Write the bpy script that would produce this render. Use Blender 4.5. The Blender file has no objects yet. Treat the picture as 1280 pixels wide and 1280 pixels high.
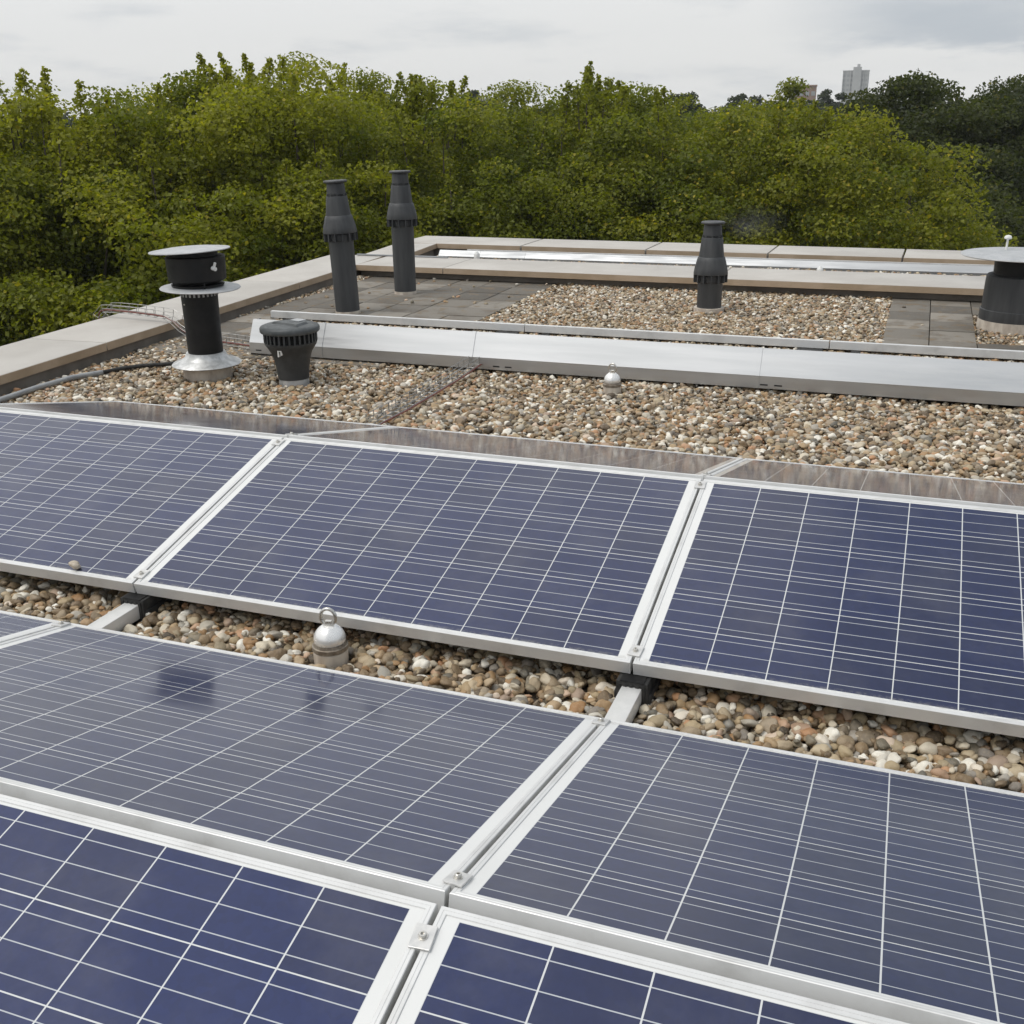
import bpy, bmesh, math, random
import numpy as np
from mathutils import Vector, Matrix, noise as mnoise
from math import sin, cos, tan, pi, radians, degrees, sqrt, atan2

random.seed(7)
RNG = np.random.default_rng(7)
S = bpy.context.scene
COL = S.collection

# ------------------------------------------------------------------ camera
CAM = np.array([0.6254, -2.5759, 1.5348])
PITCH, ROLL, YAW, FPX, CX = 0.3556, -0.0160, -0.3638, 1347.5, 635.0
_F0 = np.array([sin(YAW), cos(YAW), 0.0]); _R0 = np.array([cos(YAW), -sin(YAW), 0.0]); _U0 = np.array([0, 0, 1.0])
_F = _F0 * cos(PITCH) - _U0 * sin(PITCH); _U1 = _U0 * cos(PITCH) + _F0 * sin(PITCH)
_R = _R0 * cos(ROLL) + _U1 * sin(ROLL); _U = _U1 * cos(ROLL) - _R0 * sin(ROLL)
cd = bpy.data.cameras.new('camera'); co = bpy.data.objects.new('camera', cd); COL.objects.link(co)
cd.sensor_width = 36.0; cd.lens = 36.0 * FPX / 1280.0; cd.shift_x = (640 - CX) / 1280.0
cd.clip_start = 0.05; cd.clip_end = 12000
m = Matrix(((_R[0], _U[0], -_F[0], CAM[0]), (_R[1], _U[1], -_F[1], CAM[1]), (_R[2], _U[2], -_F[2], CAM[2]), (0, 0, 0, 1)))
co.matrix_world = m
S.camera = co

# ------------------------------------------------------------------ sky, sun, exposure
SUN_EL, SUN_AZ = radians(63), radians(228)        # azimuth from +Y clockwise
w = bpy.data.worlds.new('World'); S.world = w; w.use_nodes = True
nt = w.node_tree; nt.nodes.clear()
def N(t, typ, **kw):
    n = t.nodes.new(typ)
    for k, v in kw.items():
        setattr(n, k, v)
    return n
def Lk(t, a, b): t.links.new(a, b)
def math_(t, op, a, b=None, c=None, clamp=False):
    n = N(t, 'ShaderNodeMath', operation=op); n.use_clamp = clamp
    for i, v in enumerate((a, b, c)):
        if v is None: continue
        if isinstance(v, (int, float)): n.inputs[i].default_value = v
        else: Lk(t, v, n.inputs[i])
    return n.outputs[0]
def mixc(t, fac, a, b, blend='MIX'):
    n = N(t, 'ShaderNodeMix', data_type='RGBA', blend_type=blend)
    for s, v in ((n.inputs[0], fac), (n.inputs[6], a), (n.inputs[7], b)):
        if isinstance(v, (int, float)): s.default_value = v
        elif isinstance(v, (tuple, list)): s.default_value = (*v[:3], 1)
        else: Lk(t, v, s)
    return n.outputs[2]
def ramp(t, fac, stops, interp='LINEAR'):
    n = N(t, 'ShaderNodeValToRGB'); n.color_ramp.interpolation = interp
    e = n.color_ramp.elements
    while len(e) < len(stops): e.new(0.5)
    for el, (p, c) in zip(e, stops):
        el.position = p; el.color = (*c, 1) if len(c) == 3 else c
    Lk(t, fac, n.inputs[0]); return n.outputs[0]
def maprange(t, v, a, b, c=0.0, d=1.0, smooth=True):
    n = N(t, 'ShaderNodeMapRange', interpolation_type='SMOOTHSTEP' if smooth else 'LINEAR')
    Lk(t, v, n.inputs[0])
    for i, x in zip((1, 2, 3, 4), (a, b, c, d)): n.inputs[i].default_value = x
    return n.outputs[0]

SKY_STRENGTH = 0.1
sky = N(nt, 'ShaderNodeTexSky', sky_type='NISHITA', sun_disc=False)
sky.sun_elevation = SUN_EL; sky.sun_rotation = SUN_AZ; sky.air_density = 1.2; sky.dust_density = 3.0
tc = N(nt, 'ShaderNodeTexCoord'); sep = N(nt, 'ShaderNodeSeparateXYZ'); Lk(nt, tc.outputs['Generated'], sep.inputs[0])
dx_, dy_, dz_ = sep.outputs
az = math_(nt, 'ARCTAN2', dx_, dy_)
el = math_(nt, 'ARCSINE', dz_)
comb = N(nt, 'ShaderNodeCombineXYZ'); Lk(nt, math_(nt, 'MULTIPLY', az, 5.0), comb.inputs[0]); Lk(nt, math_(nt, 'MULTIPLY', el, 22.0), comb.inputs[1])
nz = N(nt, 'ShaderNodeTexNoise'); nz.inputs['Scale'].default_value = 1.25; nz.inputs['Detail'].default_value = 6; nz.inputs['Roughness'].default_value = 0.55
Lk(nt, comb.outputs[0], nz.inputs['Vector'])
# overcast base: near white at horizon; middle band brightened, zenith dimmed for panel reflections
K = 1.0 / SKY_STRENGTH
base = ramp(nt, maprange(nt, dz_, -0.02, 1.0, smooth=False), [(0.0, (.95 * K, .945 * K, .92 * K)), (.03, (.93 * K, .93 * K, .91 * K)), (.08, (.86 * K, .865 * K, .86 * K)), (.22, (.90 * K, .915 * K, .93 * K)), (.50, (1.16 * K, 1.17 * K, 1.16 * K)), (.74, (1.28 * K, 1.29 * K, 1.29 * K)), (.92, (.98 * K, 1.01 * K, 1.05 * K)), (1.0, (.88 * K, .92 * K, .97 * K))])
# grey-blue cloud low in the north-east part of the view, soft streaks elsewhere
m_az = maprange(nt, az, -0.16, -0.02)
m_el = maprange(nt, math_(nt, 'ADD', el, math_(nt, 'MULTIPLY', math_(nt, 'SUBTRACT', nz.outputs[0], .5), .10)), 0.034, 0.054)
cl = math_(nt, 'MULTIPLY', m_az, m_el)
streak = math_(nt, 'MULTIPLY', maprange(nt, nz.outputs[0], .50, .72), .45)
cl = math_(nt, 'MAXIMUM', cl, streak)
cl = math_(nt, 'MULTIPLY', cl, maprange(nt, nz.outputs[0], .2, .62, .55, 1.0))
clc = mixc(nt, cl, base, (.54 * K, .585 * K, .635 * K))
comb2 = mixc(nt, 0.93, sky.outputs[0], clc)
bg = N(nt, 'ShaderNodeBackground'); Lk(nt, comb2, bg.inputs[0]); bg.inputs[1].default_value = SKY_STRENGTH
wo = N(nt, 'ShaderNodeOutputWorld'); Lk(nt, bg.outputs[0], wo.inputs[0])

sl = bpy.data.lights.new('sun', 'SUN'); so = bpy.data.objects.new('sun', sl); COL.objects.link(so)
sl.energy = 1.5; sl.angle = radians(25); sl.color = (1, .965, .91)
sd = Vector((sin(SUN_AZ) * cos(SUN_EL), cos(SUN_AZ) * cos(SUN_EL), sin(SUN_EL)))
so.rotation_euler = sd.to_track_quat('Z', 'Y').to_euler()
S.view_settings.view_transform = 'Standard'; S.view_settings.look = 'None'
S.view_settings.exposure = 0.0; S.view_settings.gamma = 1.0

# ------------------------------------------------------------------ helpers
def ray(u, v): return _F + _R * (u - CX) / FPX - _U * (v - 640) / FPX
def at_z(u, v, z):
    d = ray(u, v); return CAM + d * (z - CAM[2]) / d[2]
def at_dist(u, v, D):
    d = ray(u, v); d = d / sqrt(d[0] ** 2 + d[1] ** 2); return CAM + d * D

class MB:
    def __init__(s): s.v = []; s.f = []
    def add(s, vs, fs):
        o = len(s.v); s.v += [tuple(p) for p in vs]; s.f += [tuple(i + o for i in f) for f in fs]; return s
    def box(s, x0, x1, y0, y1, z0, z1, b=0.0, M=None):
        if b > 0:
            bm = bmesh.new(); bmesh.ops.create_cube(bm, size=1)
            for p in bm.verts: p.co = ((p.co.x + .5) * (x1 - x0) + x0, (p.co.y + .5) * (y1 - y0) + y0, (p.co.z + .5) * (z1 - z0) + z0)
            bmesh.ops.bevel(bm, geom=bm.edges[:], offset=b, segments=2, affect='EDGES', profile=.6)
            bm.verts.index_update(); vs = [p.co.copy() for p in bm.verts]; fs = [[q.index for q in f.verts] for f in bm.faces]; bm.free()
        else:
            vs = [Vector((x, y, z)) for z in (z0, z1) for y in (y0, y1) for x in (x0, x1)]
            fs = [(0, 2, 3, 1), (4, 5, 7, 6), (0, 1, 5, 4), (2, 6, 7, 3), (0, 4, 6, 2), (1, 3, 7, 5)]
        if M is not None: vs = [M @ p for p in vs]
        return s.add(vs, fs)
    def lathe(s, prof, n=40, M=None, close=False):
        vs = []; fs = []
        for (r, z) in prof:
            for i in range(n):
                a = 2 * pi * i / n; vs.append(Vector((r * cos(a), r * sin(a), z)))
        for k in range(len(prof) - 1):
            for i in range(n):
                j = (i + 1) % n; fs.append((k * n + i, k * n + j, (k + 1) * n + j, (k + 1) * n + i))
        if not close:
            fs.append(tuple(range(n - 1, -1, -1))); fs.append(tuple((len(prof) - 1) * n + i for i in range(n)))
        else:
            k = len(prof) - 1
            for i in range(n):
                j = (i + 1) % n; fs.append((k * n + i, k * n + j, j, i))
        if M is not None: vs = [M @ p for p in vs]
        return s.add(vs, fs)
    def tube(s, path, r, n=8, closed=False):
        P = [Vector(p) for p in path]; m_ = len(P); vs = []; fs = []
        rr = r if isinstance(r, (list, tuple)) else [r] * m_
        up = Vector((0.13, 0.21, .97)).normalized(); prev = None
        for i in range(m_):
            if closed: d = P[(i + 1) % m_] - P[i - 1]
            else: d = P[min(i + 1, m_ - 1)] - P[max(i - 1, 0)]
            d.normalize()
            a = (prev if prev is not None else up)
            a = a - d * a.dot(d)
            if a.length < 1e-4: a = d.orthogonal()
            a.normalize(); prev = a; b = d.cross(a)
            for k in range(n):
                t = 2 * pi * k / n; vs.append(P[i] + (a * cos(t) + b * sin(t)) * rr[i])
        for i in range(m_ if closed else m_ - 1):
            j = (i + 1) % m_
            for k in range(n):
                l = (k + 1) % n; fs.append((i * n + k, i * n + l, j * n + l, j * n + k))
        if not closed:
            fs.append(tuple(range(n - 1, -1, -1))); fs.append(tuple((m_ - 1) * n + k for k in range(n)))
        return s.add(vs, fs)
    def extrude_x(s, prof, x0, x1):       # closed (y,z) outline
        n = len(prof); vs = [Vector((x, y, z)) for x in (x0, x1) for (y, z) in prof]
        fs = [(i, (i + 1) % n, n + (i + 1) % n, n + i) for i in range(n)] + [tuple(range(n - 1, -1, -1)), tuple(range(n, 2 * n))]
        return s.add(vs, fs)
    def build(s, name, mat, parent=None, smooth=None, loc=None):
        me = bpy.data.meshes.new(name); me.from_pydata(s.v, [], s.f)
        bm = bmesh.new(); bm.from_mesh(me); bmesh.ops.recalc_face_normals(bm, faces=bm.faces[:]); bm.to_mesh(me); bm.free()
        if smooth is not None:
            me.polygons.foreach_set('use_smooth', [True] * len(me.polygons))
            me.set_sharp_from_angle(angle=radians(smooth))
        me.materials.append(mat)
        o = bpy.data.objects.new(name, me); COL.objects.link(o)
        if parent is not None: o.parent = parent
        if loc is not None: o.location = loc
        return o
def tag(o, label=None, cat=None, group=None, kind=None):
    if label: o['label'] = label
    if cat: o['category'] = cat
    if group: o['group'] = group
    if kind: o['kind'] = kind
    return o
def thing(name, label, cat, loc=(0, 0, 0), rot=(0, 0, 0), group=None):
    o = bpy.data.objects.new(name, None); COL.objects.link(o); o.empty_display_size = .05
    o.location = loc; o.rotation_euler = rot
    return tag(o, label, cat, group)
def copy_tree(o, parent=None):
    c = o.copy(); COL.objects.link(c); c.parent = parent
    for ch in list(o.children): copy_tree(ch, c)
    return c

# ------------------------------------------------------------------ materials
def mat(name):
    M = bpy.data.materials.new(name); M.use_nodes = True; t = M.node_tree; t.nodes.clear()
    out = N(t, 'ShaderNodeOutputMaterial'); p = N(t, 'ShaderNodeBsdfPrincipled'); Lk(t, p.outputs[0], out.inputs[0])
    return M, t, p, out
def noise_(t, scale, detail=4, rough=.55, vec=None, coord='Object'):
    n = N(t, 'ShaderNodeTexNoise'); n.inputs['Scale'].default_value = scale; n.inputs['Detail'].default_value = detail; n.inputs['Roughness'].default_value = rough
    if vec is None:
        c = N(t, 'ShaderNodeTexCoord'); vec = c.outputs[coord]
    Lk(t, vec, n.inputs['Vector']); return n.outputs[0]
def bump(t, h, p, strength=.3, dist=.01):
    b = N(t, 'ShaderNodeBump'); b.inputs['Strength'].default_value = strength; b.inputs['Distance'].default_value = dist
    Lk(t, h, b.inputs['Height']); Lk(t, b.outputs[0], p.inputs['Normal'])
def simple(name, c1, c2, scale=6, rough=.5, metal=0.0, rough_var=.15, bumpd=0.0, spec=.5, detail=5, lo=.35, hi=.65, aniso=None):
    M, t, p, out = mat(name)
    c = N(t, 'ShaderNodeTexCoord'); vec = c.outputs['Object']
    if aniso:
        mp = N(t, 'ShaderNodeMapping'); mp.inputs['Scale'].default_value = aniso; Lk(t, vec, mp.inputs['Vector']); vec = mp.outputs[0]
    n = noise_(t, scale, detail, .6, vec)
    Lk(t, mixc(t, maprange(t, n, lo, hi), c1, c2), p.inputs['Base Color'])
    n2 = noise_(t, scale * 3.1, 3, .6, vec)
    Lk(t, maprange(t, n2, .3, .7, rough - rough_var / 2, rough + rough_var / 2), p.inputs['Roughness'])
    p.inputs['Metallic'].default_value = metal; p.inputs['Specular IOR Level'].default_value = spec
    if bumpd: bump(t, n2, p, .4, bumpd)
    return M

M_ALU = simple('anodised_aluminium', (.55, .545, .53), (.69, .69, .68), 7, .44, .30, .12, lo=.25, hi=.55, detail=8)
M_ALU_CLAMP = simple('clamp_aluminium', (.55, .55, .54), (.68, .67, .65), 40, .4, .45)
M_STEEL = simple('stainless_steel', (.55, .53, .49), (.70, .68, .64), 60, .3, .9)
M_SHEET = simple('aluminium_sheet', (.50, .51, .515), (.60, .605, .61), 2.2, .40, .93, .12, aniso=(.35, 1, 6), lo=.25, hi=.75)
M_SHEET_DULL = simple('dull_aluminium_sheet', (.30, .31, .32), (.37, .38, .39), 2.2, .5, .9, .14, aniso=(.35, 1, 6), lo=.25, hi=.75)
M_SHEET_MID = simple('weathered_aluminium_sheet', (.30, .31, .32), (.38, .39, .40), 2.2, .48, .85, .12, aniso=(.35, 1, 6), lo=.25, hi=.75)
M_RAIL = simple('rail_aluminium', (.60, .60, .58), (.70, .69, .67), 9, .42, .25)
M_GALV = simple('galvanised_wire', (.26, .255, .245), (.38, .375, .36), 30, .5, .6)
M_RUBBER = simple('black_rubber', (.018, .018, .018), (.045, .043, .04), 25, .75, bumpd=.002)
M_BLACK = simple('black_steel', (.006, .006, .0065), (.013, .0125, .0125), 10, .5, spec=.35)
M_FLUE = simple('dark_grey_plastic', (.034, .036, .039), (.068, .070, .072), 14, .55, lo=.3, hi=.75, aniso=(1, 1, .12))
M_CAPVENT = simple('weathered_grey_plastic', (.050, .056, .058), (.085, .092, .094), 14, .5)
M_CAPVENT_B = simple('dark_grey_vent_body', (.034, .037, .039), (.05, .053, .055), 14, .5)
M_DISC = simple('pale_sky_sheen_disc', (.37, .38, .385), (.46, .465, .47), 14, .45)  # base colour raised to stand in for sky reflected on the discs
M_COLLAR = simple('beige_collar', (.42, .36, .30), (.60, .54, .46), 18, .7, aniso=(1, 1, .4))
M_ZINC = simple('weathered_zinc', (.44, .445, .44), (.68, .685, .68), 16, .5, .6)
M_WHITE = simple('white_plastic', (.70, .70, .68), (.80, .80, .785), 30, .38)
M_DOME = simple('polished_dome', (.80, .795, .78), (.85, .845, .83), 20, .25, .45, .08)
M_PIPE = simple('grey_pvc', (.24, .25, .26), (.32, .33, .33), 12, .45)
M_RED = simple('red_cable', (.17, .05, .04), (.25, .09, .07), 40, .5)
M_DARKHOLE = simple('dark_slot', (.008, .008, .008), (.014, .014, .014), 12, .8)
M_BARK = simple('bark', (.06, .048, .036), (.12, .10, .08), 5, .9, bumpd=.03)

def coping_mat():
    M, t, p, out = mat('coping_stone')
    c = N(t, 'ShaderNodeTexCoord'); v = c.outputs['Object']
    n = noise_(t, 1.3, 6, .6, v); n2 = noise_(t, 55, 3, .6, v)
    col = mixc(t, maprange(t, n, .3, .7), (.41, .38, .34), (.52, .49, .445))
    vo = N(t, 'ShaderNodeTexVoronoi'); vo.inputs['Scale'].default_value = 4.3; Lk(t, v, vo.inputs['Vector'])
    sp = maprange(t, vo.outputs['Distance'], .030, .055, 1, 0)
    keep = math_(t, 'GREATER_THAN', noise_(t, 3.1, 2, .5, v), .47)
    col = mixc(t, math_(t, 'MULTIPLY', math_(t, 'MULTIPLY', sp, keep), .75), col, (.16, .12, .09))
    col = mixc(t, math_(t, 'MULTIPLY', maprange(t, n2, .55, .8), .25), col, (.36, .32, .27))
    Lk(t, col, p.inputs['Base Color']); p.inputs['Roughness'].default_value = .48; p.inputs['Specular IOR Level'].default_value = .55
    bump(t, n2, p, .12, .003); return M
M_COPING = coping_mat()
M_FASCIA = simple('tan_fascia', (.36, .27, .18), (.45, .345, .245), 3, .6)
M_UPSTAND = simple('bitumen_upstand', (.20, .175, .15), (.27, .24, .205), 5, .85, bumpd=.004)
M_DECK = simple('roof_felt', (.05, .043, .035), (.09, .078, .062), 20, .95)
M_BRICKWALL = simple('building_brick', (.20, .13, .10), (.27, .18, .14), 8, .9)

def slab_mat():
    M, t, p, out = mat('concrete_slabs')
    at = N(t, 'ShaderNodeAttribute', attribute_name='slab_tone')
    c = N(t, 'ShaderNodeTexCoord'); v = c.outputs['Object']
    n = noise_(t, 4.5, 6, .65, v); n2 = noise_(t, 60, 4, .6, v)
    col = mixc(t, at.outputs['Fac'], (.095, .085, .070), (.26, .235, .198))
    col = mixc(t, math_(t, 'MULTIPLY', maprange(t, n, .46, .64), .65), col, (.10, .082, .062))
    n3 = noise_(t, 9.0, 4, .6, v)
    col = mixc(t, math_(t, 'MULTIPLY', maprange(t, n3, .54, .66), .6), col, (.20, .14, .075))
    col = mixc(t, math_(t, 'MULTIPLY', maprange(t, n2, .5, .75), .35), col, (.26, .245, .22))
    Lk(t, col, p.inputs['Base Color']); p.inputs['Roughness'].default_value = .85
    bump(t, n2, p, .3, .004); return M
M_SLAB = slab_mat()

def pebble_mat():
    M, t, p, out = mat('river_pebbles')
    oi = N(t, 'ShaderNodeObjectInfo')
    col = ramp(t, oi.outputs['Random'], [(0, (.055, .042, .030)), (.09, (.14, .10, .062)), (.20, (.27, .19, .11)), (.28, (.11, .105, .092)), (.37, (.36, .285, .18)), (.46, (.30, .165, .072)),
        (.55, (.45, .375, .265)), (.64, (.20, .145, .095)), (.70, (.58, .52, .42)), (.77, (.27, .26, .24)), (.81, (.40, .21, .105)), (.86, (.66, .62, .55)), (.90, (.15, .13, .115)), (.945, (.70, .67, .61)), (1.0, (.76, .74, .69))])
    c = N(t, 'ShaderNodeTexCoord')
    n = noise_(t, 2.3, 5, .65, c.outputs['Object']); n2 = noise_(t, 9, 3, .6, c.outputs['Object'])
    col = mixc(t, math_(t, 'MULTIPLY', maprange(t, n, .48, .68), .5), col, mixc(t, .40, col, (.54, .45, .31)))
    col = mixc(t, math_(t, 'MULTIPLY', maprange(t, n2, .55, .75), .4), col, mixc(t, .6, col, (.09, .065, .045)))
    Lk(t, mixc(t, 1.0, col, (1.16, 1.14, 1.08), 'MULTIPLY'), p.inputs['Base Color']); p.inputs['Roughness'].default_value = .50; p.inputs['Specular IOR Level'].default_value = .5
    bump(t, n2, p, .25, .1); return M
M_PEBBLE = pebble_mat()

# solar glass: 10 x 6 polycrystalline cells, three busbars, white backsheet margin
PW, PL, PT = 1.662, 0.99, 0.040
CP = 0.1585; MX = (PW - 9 * CP - .156) / 2; MY = (PL - 5 * CP - .156) / 2
def panel_mat():
    M, t, p, out = mat('polycrystalline_cells_under_glass')
    c = N(t, 'ShaderNodeTexCoord'); sp = N(t, 'ShaderNodeSeparateXYZ'); Lk(t, c.outputs['Object'], sp.inputs[0])
    X, Y = sp.outputs[0], sp.outputs[1]
    gx = math_(t, 'DIVIDE', math_(t, 'SUBTRACT', X, MX - .00125), CP); gy = math_(t, 'DIVIDE', math_(t, 'SUBTRACT', Y, MY - .00125), CP)
    fx = math_(t, 'FRACT', gx); fy = math_(t, 'FRACT', gy)
    ix = math_(t, 'FLOOR', gx); iy = math_(t, 'FLOOR', gy)
    def edge(f, wd):     # 1 within wd metres of a cell boundary
        d = math_(t, 'MINIMUM', f, math_(t, 'SUBTRACT', 1.0, f)); return math_(t, 'LESS_THAN', d, wd / CP)
    gapx = edge(fx, .0015); gapy = edge(fy, .0013)
    bus = None
    for q in (1 / 6, .5, 5 / 6):
        b = math_(t, 'LESS_THAN', math_(t, 'ABSOLUTE', math_(t, 'SUBTRACT', fy, q)), .00105 / CP)
        bus = b if bus is None else math_(t, 'MAXIMUM', bus, b)
    def inside(g, n): return math_(t, 'MULTIPLY', math_(t, 'GREATER_THAN', g, 0.0), math_(t, 'LESS_THAN', g, float(n)))
    ins = math_(t, 'MULTIPLY', inside(gx, 10), inside(gy, 6))
    oi = N(t, 'ShaderNodeObjectInfo')
    cb = N(t, 'ShaderNodeCombineXYZ'); Lk(t, ix, cb.inputs[0]); Lk(t, iy, cb.inputs[1]); Lk(t, math_(t, 'MULTIPLY', oi.outputs['Random'], 57.0), cb.inputs[2])
    wn = N(t, 'ShaderNodeTexWhiteNoise', noise_dimensions='3D'); Lk(t, cb.outputs[0], wn.inputs['Vector'])
    cell = mixc(t, wn.outputs['Value'], (.0066, .0165, .083), (.0100, .0220, .099))
    vo = N(t, 'ShaderNodeTexVoronoi'); vo.inputs['Scale'].default_value = 75; Lk(t, c.outputs['Object'], vo.inputs['Vector'])
    sc = N(t, 'ShaderNodeSeparateColor'); Lk(t, vo.outputs['Color'], sc.inputs[0])
    cell = mixc(t, math_(t, 'MULTIPLY', sc.outputs[0], .38), cell, (.0048, .0115, .055))
    # dark hollows where one cell is a little greyer than its neighbours
    cell = mixc(t, math_(t, 'MULTIPLY', math_(t, 'GREATER_THAN', wn.outputs['Value'], .72), .4), cell, (.0135, .0175, .050))
    col = mixc(t, bus, cell, (.44, .46, .49))
    col = mixc(t, math_(t, 'MAXIMUM', gapx, gapy), col, (.60, .61, .61))
    col = mixc(t, ins, (.72, .72, .705), col)
    # thin dust film and a dirt line along the lower edge
    nd = noise_(t, 3.0, 6, .65, c.outputs['Object']); ne = noise_(t, 60, 4, .7, c.outputs['Object'])
    low = math_(t, 'MULTIPLY', maprange(t, Y, .012, .040, 1, 0), maprange(t, ne, .35, .65))
    dust = math_(t, 'MAXIMUM', math_(t, 'MULTIPLY_ADD', maprange(t, nd, .42, .72), .085, .022), math_(t, 'MULTIPLY', low, .55))
    vs_ = N(t, 'ShaderNodeTexVoronoi'); vs_.inputs['Scale'].default_value = 3.3
    av = N(t, 'ShaderNodeVectorMath', operation='ADD'); Lk(t, c.outputs['Object'], av.inputs[0]); cv = N(t, 'ShaderNodeCombineXYZ'); Lk(t, math_(t, 'MULTIPLY', oi.outputs['Random'], 31.0), cv.inputs[0]); Lk(t, cv.outputs[0], av.inputs[1])
    Lk(t, av.outputs[0], vs_.inputs['Vector'])
    sm_ = maprange(t, math_(t, 'ADD', vs_.outputs['Distance'], math_(t, 'MULTIPLY', ne, .05)), .035, .07, 1, 0)
    sgate = N(t, 'ShaderNodeSeparateColor'); Lk(t, vs_.outputs['Color'], sgate.inputs[0])
    dust = math_(t, 'MAXIMUM', dust, math_(t, 'MULTIPLY', math_(t, 'MULTIPLY', sm_, math_(t, 'GREATER_THAN', sgate.outputs[0], .72)), .30))
    col = mixc(t, dust, col, (.34, .325, .295))
    Lk(t, col, p.inputs['Base Color'])
    # textured solar glass as a clear coat over the half metallic cells
    nocell = math_(t, 'MAXIMUM', math_(t, 'MAXIMUM', bus, math_(t, 'MAXIMUM', gapx, gapy)), math_(t, 'SUBTRACT', 1.0, ins))
    Lk(t, math_(t, 'MULTIPLY', math_(t, 'SUBTRACT', 1.0, math_(t, 'MAXIMUM', nocell, dust)), .68), p.inputs['Metallic'])
    p.inputs['Roughness'].default_value = .55; p.inputs['Specular IOR Level'].default_value = .25
    p.inputs['Coat Weight'].default_value = 1.0; p.inputs['Coat IOR'].default_value = 1.46
    Lk(t, math_(t, 'ADD', math_(t, 'MULTIPLY', maprange(t, nd, .3, .8), .04), math_(t, 'ADD', .075, math_(t, 'MULTIPLY', low, .3))), p.inputs['Coat Roughness'])
    return M
M_PANEL = panel_mat()

def leaf_mat(name, rough=.5):
    M, t, p, out = mat(name)
    at = N(t, 'ShaderNodeAttribute', attribute_name='leaf_colour')
    Lk(t, at.outputs['Color'], p.inputs['Base Color']); p.inputs['Roughness'].default_value = rough; p.inputs['Specular IOR Level'].default_value = .35
    tr = N(t, 'ShaderNodeBsdfTranslucent'); Lk(t, mixc(t, 1.0, at.outputs['Color'], (1.35, 1.4, .6), 'MULTIPLY'), tr.inputs[0])
    mx = N(t, 'ShaderNodeMixShader'); mx.inputs[0].default_value = .50; Lk(t, p.outputs[0], mx.inputs[1]); Lk(t, tr.outputs[0], mx.inputs[2]); Lk(t, mx.outputs[0], out.inputs[0])
    return M
M_LEAF = leaf_mat('leaves')

# ------------------------------------------------------------------ ground, roof
gm = simple('ground_grass', (.045, .06, .02), (.07, .08, .03), .05, .95)
g = MB(); g.add([(-1200, -1200, -13.2), (1200, -1200, -13.2), (1200, 1200, -13.2), (-1200, 1200, -13.2)], [(0, 1, 2, 3)])
tag(g.build('ground', gm), kind='structure')
rb = MB(); rb.box(-4.95, 12, -8, 9.55, -13.15, -.05)
tag(rb.build('roof', M_DECK), kind='structure')
# a slight skew of the left parapet against the panel rows, as surveyed
def lx(y): return -4.41 - .057 * (y - 2.2)

TILT = 0.2289; GAPV = .301; RIDGE = .0318; DXF = .0086
Lc, Ls = PL * cos(TILT), PL * sin(TILT)
ZL = .11
P_ = 1.67

# parapets: upstand + coping slabs with open joints
def parapet(name, label, p0, p1, width, ztop, zbot, over_in, joints, jw=.004, th=.055):
    """p0->p1 runs along the INNER top edge; the coping lies to the left of that direction"""
    p0 = Vector((*p0, 0)); p1 = Vector((*p1, 0)); d = (p1 - p0); Ln = d.length; d.normalize(); nrm = Vector((-d.y, d.x, 0))
    r = thing(name, label, 'parapet', (p0.x, p0.y, 0), (0, 0, atan2(d.y, d.x)))
    mb = MB(); mb.box(0, Ln, over_in, width - .03, zbot, ztop - th - .001)
    mb.build('upstand', M_UPSTAND, r)
    edges = [0] + joints + [Ln]
    for a, b in zip(edges[:-1], edges[1:]):
        c_ = MB(); c_.box(a + (jw if a > 0 else 0), b - (jw if b < Ln else 0), 0, width, ztop - th, ztop, b=.004)
        c_.build('coping', M_COPING, r, 40)
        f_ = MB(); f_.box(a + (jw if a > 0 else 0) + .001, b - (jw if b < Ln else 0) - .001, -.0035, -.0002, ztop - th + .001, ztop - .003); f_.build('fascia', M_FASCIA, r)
        # a small fall of every piece of coping makes the joints read
    return r
ZP = .125
# left parapet: inner top edge from behind the camera to the far corner
y0, y1 = -7.0, 7.86
li = lambda y: lx(y) + .035
Lp = sqrt((y1 - y0) ** 2 + (li(y1) - li(y0)) ** 2)
jt = [v_ - y0 for v_ in (-5.2, -2.6, .2, 3.2, 5.95)]
parapet('roof_parapet', 'long pale coping along the left roof edge beside the trees', (li(y0), y0), (li(y1), y1), .625, ZP, -.06, .035, jt)
parapet('roof_parapet', 'middle pale coping dividing the near roof from the far strip', (-4.648, 7.125), (12, 6.93), .74, ZP + .002, -.06, .10, [.95, 3.6, 6.3, 9.0, 11.8])
parapet('roof_parapet', 'short pale coping at the far left corner of the roof', (-4.50, 7.87), (-4.62, 9.02), .47, ZP, -.06, .035, [])
parapet('roof_parapet', 'farthest pale coping with four open joints in front of the trees', (-5.10, 9.03), (12, 8.74), .72, ZP + .002, -.06, .04, [1.52, 2.95, 4.24, 5.55, 7.0, 8.5, 10, 12], jw=.010)

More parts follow.
